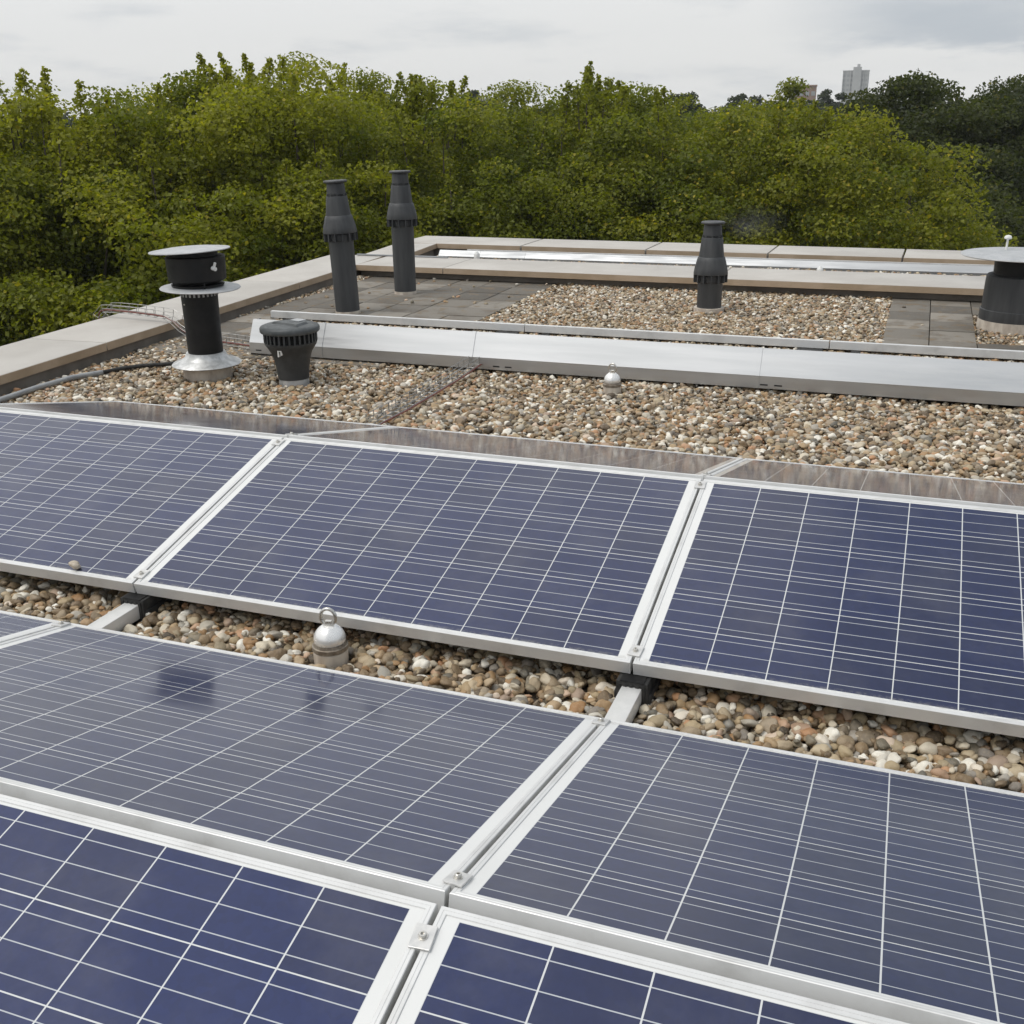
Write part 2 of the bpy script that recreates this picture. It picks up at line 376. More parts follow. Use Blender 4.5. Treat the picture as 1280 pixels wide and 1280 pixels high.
# ------------------------------------------------------------------ paving slabs
def paving(name, x0, x1, yb, yt, sx, sy, skip=()):
    mb = MB(); tones = []
    y = yt
    j = 0
    while y - sy > yb - .2:
        x = x0; i = 0
        while x + sx < x1 + .02:
            if (i, j) not in skip:
                dz = random.uniform(-.003, .003)
                n0 = len(mb.v); mb.box(x + .003, x + sx - .003, y - sy + .003, y - .003, -.045, .012 + dz, b=.004)
                tones += [random.random()] * (len(mb.v) - n0)
            x += sx; i += 1
        y -= sy; j += 1
    o = mb.build(name, M_SLAB, None, 40)
    a = o.data.attributes.new('slab_tone', 'FLOAT', 'POINT'); a.data.foreach_set('value', tones)
    return tag(o, kind='structure')
SLX, SLY = .3055, .372
skipL = set()
for j in range(10):
    for i in range(7):
        if i < 1: skipL.add((i, j))
paving('paving', -4.80, -2.55, 3.55, 7.22, .32, SLY, {(0, j) for j in range(0, 12)})
# right patch: leave the square round the big vent open to gravel
paving('paving', .43, 4.2, 3.85, 7.22, SLX, SLY, {(i, j) for i in (2, 3, 4) for j in (2, 3, 4)})

# ------------------------------------------------------------------ gravel
def gravel_points():
    pts = []; scl = []; 
    def region(x0, x1, ya, yb, dens, smin, smax, zt, layers=2, test=None):
        for k in range(layers):
            n = int((x1 - x0) * (yb - ya) * dens * 1.5)
            x = RNG.uniform(x0, x1, n); y = RNG.uniform(ya, yb, n)
            s = .76 * (smin + (smax - smin) * RNG.random(n) ** 2.1)
            z = zt - (layers - 1 - k) * .017 - s * .25 + RNG.uniform(-.009, .009, n)
            keep = np.ones(n, bool)
            if test is not None: keep = test(x, y)
            pts.append(np.stack([x, y, z], 1)[keep]); scl.append(s[keep])
    left = lambda x, y: x > lx(y) + .05
    # valley between the near rows: big clear stones
    region(-3.7, 2.4, -.47, .34, 1250, .0125, .033, .008, 3)
    # strip behind the rows
    region(-4.9, 3.6, 1.95, 3.62, 1150, .012, .028, .006, 2, left)
    region(-4.0, 3.0, 1.95, 2.9, 160, .022, .032, .012, 1, left)
    # under the tilted row and beyond it
    def mid(x, y):
        return (left(x, y) & ~((x > .43) & (y > 3.85)) & ~((x > -4.5) & (x < -2.565) & (y > 3.95)))
    region(-4.9, .45, 3.62, 7.2, 1150, .012, .026, .006, 2, mid)
    region(-4.85, -2.4, 3.7, 4.0, 900, .012, .026, .004, 1, left)
    # round the big vent
    region(1.02, 1.98, 5.35, 6.46, 900, .012, .024, -.004, 2)
    # far strip behind the middle coping
    region(-4.5, 4, 7.9, 8.80, 900, .012, .024, .012, 1)
    region(-4.3, 3.5, 8.3, 8.62, 300, .014, .024, .022, 1)
    # edge of the roof at the side of the rows
    region(-4.9, -3.34, -2.5, 2.0, 900, .012, .026, .004, 1, left)
    region(1.60, 3.8, -2.5, 2.0, 900, .012, .026, .004, 1)
    region(3.0, 3.9, 1.95, 3.6, 900, .012, .026, .004, 1)
    return np.concatenate(pts), np.concatenate(scl)
gp, gs = gravel_points()
# keep stones clear of collars and vents
def clear(px, py, r):
    global gp, gs
    k = ((gp[:, 0] - px) ** 2 + (gp[:, 1] - py) ** 2) > r * r; gp, gs = gp[k], gs[k]
VENTS = dict(fan=(-3.476, 2.964), small=(-2.876, 2.992), flue3=(-.936, 6.152), big=(1.317, 6.083), an2=(-.962, 3.311), an1=(-.895, -.085))
for k_, r_ in (('fan', .16), ('small', .125), ('flue3', .13), ('big', .27), ('an2', .045), ('an1', .05)): clear(*VENTS[k_], r_)
for x_ in (-P_, 0.0):
    k = ~((np.abs(gp[:, 0] - x_ - .008) < .037) & (gp[:, 1] < .35) & (gp[:, 1] > -.5)); gp, gs = gp[k], gs[k]
# loose stones lying on the slabs and coping
ns = 46
lp = np.stack([RNG.uniform(-4.4, -2.5, ns), 7.15 - 3.0 * RNG.random(ns) ** 1.6, np.full(ns, .016)], 1)
gp = np.concatenate([gp, lp]); gs = np.concatenate([gs, RNG.uniform(.010, .020, ns)])
ns = 16
lp = np.stack([RNG.uniform(.45, 3.4, ns), RNG.uniform(4.2, 7.1, ns), np.full(ns, .016)], 1)
gp = np.concatenate([gp, lp]); gs = np.concatenate([gs, RNG.uniform(.008, .018, ns)])
n = len(gp)
gme = bpy.data.meshes.new('gravel'); gme.vertices.add(n); gme.vertices.foreach_set('co', gp.astype(np.float32).ravel())
def vattr(me, nm, typ, data, field):
    a = me.attributes.new(nm, typ, 'POINT'); a.data.foreach_set(field, np.asarray(data, np.float32 if typ != 'INT' else np.int32).ravel())
sv = gs[:, None] * np.stack([RNG.uniform(.85, 1.35, n), RNG.uniform(.75, 1.1, n), RNG.uniform(.48, .85, n)], 1)
vattr(gme, 'stone_scale', 'FLOAT_VECTOR', sv, 'vector')
rv = np.stack([RNG.normal(0, .38, n), RNG.normal(0, .38, n), RNG.uniform(0, 6.28, n)], 1)
vattr(gme, 'stone_rot', 'FLOAT_VECTOR', rv, 'vector')
vattr(gme, 'stone_kind', 'INT', RNG.integers(0, 10, n), 'value')
gob = bpy.data.objects.new('gravel', gme); COL.objects.link(gob); tag(gob, kind='stuff', cat='gravel', label='multicoloured rounded river pebbles covering the flat roof')
ng = bpy.data.node_groups.new('pebbles', 'GeometryNodeTree')
ng.interface.new_socket('Geometry', in_out='INPUT', socket_type='NodeSocketGeometry'); ng.interface.new_socket('Geometry', in_out='OUTPUT', socket_type='NodeSocketGeometry')
gi = N(ng, 'NodeGroupInput'); go = N(ng, 'NodeGroupOutput')
join = N(ng, 'GeometryNodeGeometryToInstance')
for k in range(10):
    ico = N(ng, 'GeometryNodeMeshIcoSphere'); ico.inputs['Radius'].default_value = 1; ico.inputs['Subdivisions'].default_value = 3
    pos = N(ng, 'GeometryNodeInputPosition'); ofs = N(ng, 'ShaderNodeVectorMath', operation='ADD'); ofs.inputs[1].default_value = (k * 7.3, k * 3.1, -k * 5.7)
    Lk(ng, pos.outputs[0], ofs.inputs[0])
    tn = N(ng, 'ShaderNodeTexNoise'); tn.inputs['Scale'].default_value = .75; tn.inputs['Detail'].default_value = 1.5; tn.inputs['Roughness'].default_value = .4
    Lk(ng, ofs.outputs[0], tn.inputs['Vector'])
    mm = N(ng, 'ShaderNodeMath', operation='MULTIPLY_ADD'); Lk(ng, tn.outputs[0], mm.inputs[0]); mm.inputs[1].default_value = 1.25; mm.inputs[2].default_value = .38
    vs = N(ng, 'ShaderNodeVectorMath', operation='SCALE'); Lk(ng, pos.outputs[0], vs.inputs[0]); Lk(ng, mm.outputs[0], vs.inputs['Scale'])
    sp_ = N(ng, 'GeometryNodeSetPosition'); Lk(ng, ico.outputs[0], sp_.inputs['Geometry']); Lk(ng, vs.outputs[0], sp_.inputs['Position'])
    ss = N(ng, 'GeometryNodeSetShadeSmooth'); Lk(ng, sp_.outputs[0], ss.inputs['Geometry'])
    sm_ = N(ng, 'GeometryNodeSetMaterial'); Lk(ng, ss.outputs[0], sm_.inputs['Geometry']); sm_.inputs['Material'].default_value = M_PEBBLE
    Lk(ng, sm_.outputs[0], join.inputs[0])
iop = N(ng, 'GeometryNodeInstanceOnPoints'); iop.inputs['Pick Instance'].default_value = True
Lk(ng, gi.outputs[0], iop.inputs['Points']); Lk(ng, join.outputs[0], iop.inputs['Instance'])
def nattr(nm, typ):
    a = N(ng, 'GeometryNodeInputNamedAttribute', data_type=typ); a.inputs['Name'].default_value = nm
    return a.outputs['Attribute']
Lk(ng, nattr('stone_kind', 'INT'), iop.inputs['Instance Index']); Lk(ng, nattr('stone_scale', 'FLOAT_VECTOR'), iop.inputs['Scale'])
e2r = N(ng, 'FunctionNodeEulerToRotation'); Lk(ng, nattr('stone_rot', 'FLOAT_VECTOR'), e2r.inputs[0]); Lk(ng, e2r.outputs[0], iop.inputs['Rotation'])
Lk(ng, iop.outputs[0], go.inputs[0])
md = gob.modifiers.new('pebbles', 'NODES'); md.node_group = ng
gme.materials.append(M_PEBBLE)
# the bed the stones lie in
bed = MB(); bed.box(-4.6, 6, -3.5, 7.2, -.049, -.022)
bed.box(-4.55, 6, 7.86, 8.8, -.049, -.012)
M_BED = simple('gravel_bed', (.05, .038, .028), (.15, .115, .085), 55, .95, bumpd=.01)
tag(bed.build('gravel_bed', M_BED), kind='structure')

# ------------------------------------------------------------------ solar panels
def ring_frame(rings, Wd, Ln):
    mb = MB(); vs = []; fs = []
    for (i, z) in rings:
        vs += [Vector((i, i, z)), Vector((Wd - i, i, z)), Vector((Wd - i, Ln - i, z)), Vector((i, Ln - i, z))]
    for k in range(len(rings) - 1):
        for j in range(4):
            l = (j + 1) % 4; fs.append((k * 4 + j, k * 4 + l, (k + 1) * 4 + l, (k + 1) * 4 + j))
    mb.add(vs, fs); return mb
def make_panel():
    r = thing('solar_panel', 'x', 'solar panel')
    ring_frame([(.028, -.0385), (.028, -.040), (0, -.040), (0, -.0012), (.0012, 0), (.0065, 0), (.0072, -.0007), (.0078, 0), (.0132, 0), (.0142, -.0008), (.0142, -.0085), (.0016, -.0085), (.0016, -.0385), (.028, -.0385)], PW, PL).build('frame', M_ALU, r)
    gl = MB(); gl.box(.013, PW - .013, .013, PL - .013, -.0075, -.0022); gl.build('glass', M_PANEL, r)
    jb = MB(); jb.box(PW / 2 - .06, PW / 2 + .06, PL - .16, PL - .06, -.030, -.0078, b=.004); jb.build('junction_box', M_RUBBER, r)
    return r
# (row, column) -> label; row A nearest the camera
yA = -GAPV - 2 * Lc - RIDGE; yB = -GAPV; yC = 0.0; yD = 2 * Lc + RIDGE
LAB = {
 ('A', 0): 'deep blue solar panel at the bottom left corner, nearest of all panels',
 ('A', 1): 'deep blue solar panel cut off at the bottom, right of the large clamp',
 ('B', -1): 'sliver of grey solar panel at the left edge beside a white rail',
 ('B', 0): 'grey glazed solar panel reflecting the dark vents and the sky',
 ('B', 1): 'grey blue solar panel at the lower right, sloping away below the gravel channel',
 ('C', -1): 'blue grey solar panel with a pebble on its lower frame, at the left edge',
 ('C', 0): 'whole blue solar panel in the middle, behind the near white roof anchor',
 ('C', 1): 'bluest solar panel beyond the gravel channel, right of the whole middle panel',
 ('D', -1): 'back panel seen as a thin grey wedge with the free left end of its row',
 ('D', 0): 'back panel seen as a thin grey strip behind the middle blue panel',
 ('D', 1): 'back panel seen as a thin grey strip at the right edge, with visible cell lines',
}
proto = make_panel(); first = True
for (row, c_), lab in LAB.items():
    o = proto if first else copy_tree(proto); first = False
    x0 = -P_ + c_ * P_ + .004 + (DXF if row in 'AB' else 0)
    if row in 'AC': o.location = (x0, yA if row == 'A' else yC, ZL); o.rotation_euler = (TILT + random.uniform(-.0012, .0012), 0, 0)
    else: o.location = (x0 + PW, yB if row == 'B' else yD, ZL); o.rotation_euler = (TILT + random.uniform(-.0012, .0012), 0, pi)
    tag(o, lab, group='solar panels in tilted rows')

# clamps that hold two neighbouring frames
def make_clamp():
    r = thing('panel_clamp', 'x', 'clamp')
    b = MB(); b.box(-.018, .018, -.022, .022, .0004, .0042, b=.001); b.box(-.006, .006, -.022, .022, -.03, .0002); b.build('plate', M_ALU_CLAMP, r)
    w_ = MB(); w_.lathe([(.0085, .0043), (.0085, .0056), (.0062, .0057), (.0062, .0105), (.0054, .0115), (.003, .0116), (.003, .008)], 20); w_.build('bolt', M_STEEL, r, 35)
    return r
def row_point(row, xj, s):     # s = distance up the slope from the lower edge
    y = {'A': yA, 'B': yB, 'C': yC, 'D': yD}[row]; sg = 1 if row in 'AC' else -1
    return (xj + (DXF if row in 'AB' else 0), y + sg * s * cos(TILT), ZL + s * sin(TILT)), ((TILT, 0, 0) if sg > 0 else (TILT, 0, pi))
CL = [('A', 0, .925, 'large clamp with a bright bolt between the two nearest panels'),
 ('B', 0, .945, 'clamp beside the near ridge on top of the two grey panels'),
 ('B', 0, .035, 'clamp where the right white rail meets the grey panels'),
 ('C', 0, .050, 'clamp at the lower end of the joint above the right white rail'),
 ('C', 0, .945, 'clamp at the upper end of the joint beside the bluest panel'),
 ('C', -P_, .050, 'clamp at the lower end of the joint above the left white rail'),
 ('C', -P_, .945, 'clamp at the upper end of the joint left of the middle blue panel'),
 ('D', 0, .965, 'clamp just behind the ridge between two thin back panels on the right'),
 ('D', -P_, .965, 'clamp just behind the ridge beside the thin grey wedge panel'),
 ('B', -P_, .035, 'clamp at the end of the left white rail beside the sliver of panel')]
pc = make_clamp(); first = True
for row, xj, s_, lab in CL:
    o = pc if first else copy_tree(pc); first = False
    o.location, o.rotation_euler = row_point(row, xj, s_)
    o.rotation_euler.z += random.uniform(-.09, .09)
    tag(o, lab, group='clamps between panel frames')

# mounting rails running up the roof under the joints, and their black feet
def make_rail():
    r = thing('mounting_rail', 'x', 'rail')
    b = MB(); b.box(-.029, .029, yA, yD, .002, .052, b=.006); b.build('rail_profile', M_RAIL, r, 40)
    return r
pr = make_rail(); first = True
for xj, lab in ((-P_, 'white mounting rail on the left, tied with a dark cable tie'), (0, 'white mounting rail on the right beside the wide pebble strip')):
    o = pr if first else copy_tree(pr); first = False
    o.location = (xj + .010, 0, 0); tag(o, lab, group='rails under the panel joints')
    if xj < 0:
        tb = MB(); tb.tube([(-.031, -.24, 0), (-.031, -.24, .053), (-.02, -.24, .0545), (.02, -.24, .0545), (.031, -.24, .053), (.031, -.24, 0)], .0022, 6)
        tb.box(-.008, .000, -.246, -.234, .053, .062); tb.build('cable_tie', M_BLACK, o)
def make_foot():
    r = thing('support_block', 'x', 'support block')
    b = MB(); b.box(-.045, .045, -.03, .20, -.02, .0665, b=.004)
    for k in range(5): b.box(-.04 + k * .017, -.031 + k * .017, -.0335, -.03, .0, .06)
    b.box(-.052, .052, -.022, .19, -.02, .03, b=.004)
    b.build('rubber_block', M_RUBBER, r, 40)
    l_ = MB(); l_.box(-.034, .034, -.031, .18, .0668, .0695, b=.001); l_.build('top_plate', M_BLACK, r)
    return r
pf = make_foot(); first = True
for xj, lab in ((-P_, 'black rubber block under the joint at the end of the tied rail'), (0, 'black rubber block under the joint beside the bluest panel')):
    o = pf if first else copy_tree(pf); first = False
    o.location = (xj + .010, 0, 0); tag(o, lab, group='black blocks under the joints')

# pebble on the lower frame of the left panel
pb = bmesh.new(); bmesh.ops.create_icosphere(pb, subdivisions=3, radius=1)
for v_ in pb.verts:
    k = .8 + .45 * mnoise.noise(v_.co * .8 + Vector((3, 1, 2))); v_.co = Vector((v_.co.x * .024 * k, v_.co.y * .02 * k, v_.co.z * .015 * k))
pme = bpy.data.meshes.new('pebble'); pb.to_mesh(pme); pb.free()
pme.polygons.foreach_set('use_smooth', [True] * len(pme.polygons))
M_PEB1 = simple('tan_pebble', (.40, .34, .26), (.52, .45, .36), 60, .6); pme.materials.append(M_PEB1)
po = bpy.data.objects.new('pebble', pme); COL.objects.link(po)
q_ = at_z(85, 713, .125); po.location = (q_[0], .028, .130)
tag(po, 'single tan pebble resting on the lower frame of the left panel', 'pebble')

# ------------------------------------------------------------------ tilted row seen from behind: sheet deflector and panel edge
YB = 3.575
def deflector(x0, x1, y, h1, yt, h2, th, m, parent, name='wind_deflector'):
    o_ = [(y, .028), (y, h1), (yt, h2), (yt + .004, h2 - .001)]
    inn = [(yt + .004, h2 - .001 - th), (yt + th * .3, h2 - th), (y + th, h1 - .0005), (y + th, .028)]
    b = MB(); b.extrude_x(o_ + inn, x0, x1); return b.build(name, m, parent)
XJ = [(-3.565, -3.02), (-3.02, -1.95), (-1.95, -.18), (-.18, 1.62), (1.62, 3.3)]
arr = thing('tilted_solar_row', 'long aluminium backed row of panels lying across the roof behind the small vents', 'solar array', (0, 0, 0))
for a, b in XJ:
    deflector(a + .001, b - .001, YB, .100, YB + .072, .246, .002, M_SHEET, arr)
    if a > -3.5:
        s_ = MB(); s_.extrude_x([(YB - .0035, .028), (YB - .0035, .1005), (YB + .0685, .2475), (YB + .078, .2475), (YB + .078, .2455), (YB + .0715, .2455), (YB - .0005, .1), (YB - .0005, .028)], a - .012, a + .012)
        s_.build('seam_strip', M_SHEET, arr)
# left end cheek, a folded sheet with small printed holes
e_ = MB(); e_.extrude_x([(YB + .004, .012), (YB + .004, .098), (YB + .075, .240), (YB + .16, .235), (YB + .32, .012)], -3.571, -3.566); e_.build('end_cheek', M_SHEET, arr)
# slots in the lower face
for xs in (-3.50, -1.78, -1.70, -.14, -.06):
    b = MB(); b.box(xs - .022, xs + .022, YB - .0012, YB + .001, .045, .053); b.build('slot', M_DARKHOLE, arr)
# panels that face away: rear frame edge shows as the pale bar
T2 = radians(17)
for k, (a, b) in enumerate(((-3.50, -1.66), (-1.655, .185), (.19, 2.03), (2.035, 3.3))):
    bar = MB(); bar.box(a + (.0 if k else 0), b, YB + .185, YB + .215, .238, .283, b=.002); bar.build('frame_edge', M_ALU, arr)
    Mx = Matrix.Translation((0, YB + .2165, .280)) @ Matrix.Rotation(-T2 - radians(6), 4, 'X')
    pn = MB(); pn.box(a + .002, b - .002, 0.0, .62, -.030, -.003, M=Mx); pn.build('dark_panel', M_BLACK, arr)
    br = MB(); br.box(a + .12, a + .17, YB + .081, YB + .18, .205, .2365); br.build('bracket', M_RUBBER, arr)
    br = MB(); br.box(b - .17, b - .03, YB + .081, YB + .183, .2045, .2365); br.build('bracket', M_RUBBER, arr)
# tray of ballast stones lying behind the sheet
tray = MB(); tray.box(-3.5, 3.3, YB + .080, YB + .34, .198, .204); tray.build('ballast_tray', M_RUBBER, arr)
bl = bpy.data.meshes.new('ballast_stones')
# stones of the tray share the pebble generator
nb = 5200
bp_ = np.stack([RNG.uniform(-3.45, 3.2, nb), RNG.uniform(YB + .085, YB + .30, nb), RNG.uniform(.205, .222, nb)], 1)
bl.vertices.add(nb); bl.vertices.foreach_set('co', bp_.astype(np.float32).ravel())
vattr(bl, 'stone_scale', 'FLOAT_VECTOR', RNG.uniform(.008, .016, (nb, 1)) * RNG.uniform(.7, 1.2, (nb, 3)), 'vector')
vattr(bl, 'stone_rot', 'FLOAT_VECTOR', RNG.uniform(0, 6, (nb, 3)), 'vector'); vattr(bl, 'stone_kind', 'INT', RNG.integers(0, 10, nb), 'value')
bl.materials.append(M_PEBBLE)
bo = bpy.data.objects.new('ballast_stones', bl); COL.objects.link(bo); tag(bo, kind='stuff', label='small pebbles lying behind the long aluminium sheet', cat='gravel'); bo.modifiers.new('pebbles', 'NODES').node_group = ng

# far low metal profile on the strip beyond the middle coping
far = thing('metal_edging', 'low pale metal profile running along the farthest coping', 'metal edging')
for a, b, m_ in ((-4.42, -3.93, M_SHEET_MID), (-3.93, -3.40, M_SHEET_DULL), (-3.40, 5.0, M_SHEET_MID)):
    d_ = MB(); yb_ = 8.62
    d_.extrude_x([(yb_, -.01), (yb_, .042), (yb_ + .05, .100), (yb_ + .08, .098), (yb_ + .08, .094), (yb_ + .05, .096), (yb_ + .003, .040), (yb_ + .003, -.01)], a + .001, b - .001); d_.build('profile', m_, far)
d_ = MB(); d_.box(-4.1, 5.0, 8.69, 8.705, .06, .112, b=.001); d_.build('rear_lip', M_ALU, far)
st = MB(); st.box(-5.0, -3.95, 7.80, 7.83, .128, .142, b=.003); tag(st.build('metal_strip', M_SHEET_MID), 'short shiny metal strip lying on the middle coping behind the farther flue', 'metal strip')

# ------------------------------------------------------------------ vents and flues
def lathe_part(name, prof, m, parent, n=48, smooth=35, M=None):
    b = MB(); b.lathe(prof, n, M); return b.build(name, m, parent, smooth)
# black chimney fan with two discs
fx_, fy_ = VENTS['fan']
fan = thing('roof_vent', 'tall black roof vent with two pale discs and a zinc skirt', 'roof vent', (fx_, fy_, 0))
lathe_part('collar', [(.148, -.03), (.148, .095)], M_COLLAR, fan)
lathe_part('skirt', [(.205, .088), (.212, .094), (.205, .102), (.150, .122), (.128, .140), (.120, .160), (.118, .166)], M_ZINC, fan, 56, 60)
lathe_part('pipe', [(.106, .150), (.108, .40), (.111, .555)], M_BLACK, fan)
lathe_part('lower_disc', [(.10, .545), (.235, .556), (.240, .560), (.236, .565), (.12, .572)], M_DISC, fan, 56, 50, Matrix.Rotation(radians(1.5), 4, 'Y'))
teeth = MB()
for k in range(26):
    a = 2 * pi * k / 26; teeth.box(.1115, .1135, -.006, .006, .515, .548, M=Matrix.Rotation(a, 4, 'Z'))
teeth.build('crimped_edge', M_DISC, fan)
lathe_part('lower_ring', [(.155, .573), (.158, .585), (.13, .588)], M_BLACK, fan)
lathe_part('inner_pipe', [(.098, .575), (.098, .66)], M_BLACK, fan)
lathe_part('drum', [(.120, .602), (.160, .604), (.172, .612), (.176, .745), (.172, .750), (.10, .752)], M_BLACK, fan)
lathe_part('upper_neck', [(.135, .752), (.135, .785)], M_BLACK, fan)
lathe_part('upper_disc', [(.10, .778), (.236, .779), (.241, .782), (.239, .786), (.15, .797), (.01, .802)], M_DISC, fan, 56, 50, Matrix.Translation((0, 0, 0)) @ Matrix.Rotation(radians(-2.5), 4, 'Y'))
for a in (200, 320, 80):
    p_ = MB(); ca, sa = cos(radians(a)), sin(radians(a)); p_.tube([(.15 * ca, .15 * sa, .56), (.15 * ca, .15 * sa, .62)], .006, 8); p_.build('stay', M_BLACK, fan)
wb = MB(); wb.tube([(.165, -.07, .69), (.192, -.075, .685)], .012, 10); wb.tube([(.18, -.07, .70), (.19, -.072, .722)], .008, 8); wb.build('white_fitting', M_WHITE, fan, 40)
for (dx, dz) in ((-.045, .165), (-.04, .47)):
    sc_ = MB(); y_ = -sqrt(max(.109 ** 2 - dx ** 2, 0)); sc_.lathe([(.005, 0), (.005, .004)], 10, Matrix.Translation((dx, y_, dz)) @ Matrix.Rotation(radians(90), 4, 'X')); sc_.build('screw', M_STEEL, fan)

# small mushroom vent
sx_, sy_ = VENTS['small']
sv_ = thing('roof_vent', 'short dark grey mushroom shaped vent with a slotted band', 'roof vent', (sx_, sy_, 0), (0, 0, radians(-16)))
lathe_part('collar', [(.092, -.03), (.090, .047)], M_ZINC, sv_)
lathe_part('body', [(.094, .036), (.098, .09), (.108, .15), (.122, .195), (.145, .232), (.156, .248), (.158, .262), (.120, .264)], M_CAPVENT_B, sv_, 48, 50)
lathe_part('inner_cage', [(.140, .262), (.140, .322)], M_DARKHOLE, sv_)
fins = MB()
for k in range(32):
    a = 2 * pi * k / 32; fins.box(.142, .160, -.0055, .0055, .262, .320, M=Matrix.Rotation(a, 4, 'Z'))
fins.build('slot_bars', M_CAPVENT_B, sv_)
lathe_part('cap', [(.160, .318), (.174, .320), (.178, .326), (.178, .346), (.172, .354), (.150, .362), (.02, .368)], M_CAPVENT, sv_, 56, 40)
tp = MB(); tp.add([(-.10, -.05, .364), (.12, -.05, .364), (.09, .07, .364), (-.03, .08, .364), (-.09, -.04, .376), (.105, -.04, .376), (.08, .06, .376), (-.025, .07, .376)],
    [(0, 1, 5, 4), (1, 2, 6, 5), (2, 3, 7, 6), (3, 0, 4, 7), (4, 5, 6, 7), (3, 2, 1, 0)]); tp.build('raised_plate', M_CAPVENT, sv_)
tl = MB(); tl.box(-.03, .05, .03, .09, .3765, .380); tl.build('pale_patch', M_DISC, sv_)
cl_ = MB()
ang = radians(-72); Mb = Matrix.Rotation(ang + pi / 2, 4, 'Z')
cl_.box(-.014, -.006, -.142, -.122, .190, .222, M=Mb); cl_.box(.006, .013, -.142, -.122, .200, .222, M=Mb); cl_.box(-.014, .013, -.1425, -.124, .2222, .230, M=Mb); cl_.build('white_clip', M_WHITE, sv_)

# concentric boiler flues
def make_flue():
    r = thing('flue_pipe', 'x', 'flue')
    lathe_part('collar', [(.102, -.04), (.100, .035)], M_COLLAR, r)
    lathe_part('pipe', [(.097, .03), (.099, .60), (.101, .62)], M_FLUE, r)
    lathe_part('inner_ring', [(.101, .600), (.108, .606), (.112, .655), (.10, .66)], M_FLUE, r)
    f_ = MB()
    for k in range(14): f_.box(.104, .136, -.004, .004, .600 + .002 * (k % 2), .664, M=Matrix.Rotation(2 * pi * k / 14, 4, 'Z'))
    f_.lathe([(.1035, .648), (.113, .648), (.113, .653), (.1035, .653)], 40, close=True); f_.build('spacer_fins', M_FLUE, r)
    lathe_part('skirt', [(.120, .664), (.134, .662), (.136, .668), (.128, .715), (.115, .765), (.106, .795), (.100, .800)], M_FLUE, r, 48, 50)
    lathe_part('cone', [(.100, .796), (.092, .86), (.084, .935), (.080, .949), (.070, .951)], M_FLUE, r, 48, 50)
    f2 = MB()
    for k in range(9): f2.box(.066, .079, -.006, .006, .948, .966, M=Matrix.Rotation(2 * pi * k / 9, 4, 'Z'))
    f2.lathe([(.066, .955), (.078, .955), (.078, .959), (.066, .959)], 36, close=True); f2.build('gap_studs', M_FLUE, r)
    lathe_part('neck', [(.062, .94), (.066, .962), (.074, .964), (.071, 1.02), (.066, 1.052)], M_FLUE, r, 40)
    lathe_part('cap', [(.040, 1.044), (.088, 1.050), (.094, 1.056), (.094, 1.063), (.088, 1.068), (.02, 1.070)], M_FLUE, r, 40)
    return r
fl = make_flue()
fl.location = (-3.704, 6.284, 0); tag(fl, 'straight dark grey flue standing on paving with a beige collar, farther of the pair', group='dark grey boiler flues')
f1 = copy_tree(fl); f1.location = (-3.712, 5.221, 0); f1.rotation_euler = (0, radians(-1.9), .4); f1.scale = (1, 1, .985); tag(f1, 'leaning dark grey flue whose foot is hidden behind the long aluminium sheet', group='dark grey boiler flues')
f3 = thing('flue_pipe', 'short dark grey flue rising from the pebbles, standing alone', 'flue', (*VENTS['flue3'], 0), group='dark grey boiler flues')
for ch in fl.children:
    c_ = ch.copy(); COL.objects.link(c_); c_.parent = f3
    nm = ch.name.split('.')[0]
    if nm == 'pipe':
        me = bpy.data.meshes.new('pipe'); c_.data = ch.data.copy()
        for v_ in c_.data.vertices: v_.co.z *= .36 if v_.co.z < .1 else .42
    elif nm == 'collar':
        c_.data = ch.data.copy()
        for v_ in c_.data.vertices:
            v_.co.x *= 1.22; v_.co.y *= 1.22
    else:
        c_.location.z = -.365
f3.children[0]
# big vent at the right
bx_, by_ = VENTS['big']
bv = thing('roof_vent', 'broad black vent under a wide grey disc at the right edge', 'roof vent', (bx_, by_, 0))
lathe_part('collar', [(.262, -.04), (.258, .062)], M_COLLAR, bv, 56)
lathe_part('skirt_ring', [(.252, .055), (.254, .062), (.252, .135), (.246, .14)], M_FLUE, bv, 56)
lathe_part('drum', [(.243, .13), (.240, .30), (.236, .372), (.228, .380), (.19, .384)], M_FLUE, bv, 56)
lathe_part('neck', [(.193, .37), (.196, .51)], M_BLACK, bv, 56)
lathe_part('disc', [(.15, .50), (.425, .514), (.432, .519), (.428, .525), (.2, .538), (.02, .542)], M_DISC, bv, 64, 50)
tn_ = MB(); tn_.tube([(-.12, .14, .53), (-.118, .14, .615)], .0085, 8); tn_.lathe([(.004, .608), (.024, .613), (.027, .622), (.022, .634), (.006, .640)], 20, Matrix.Translation((-.118, .14, 0))); tn_.build('white_knob', M_WHITE, bv, 40)

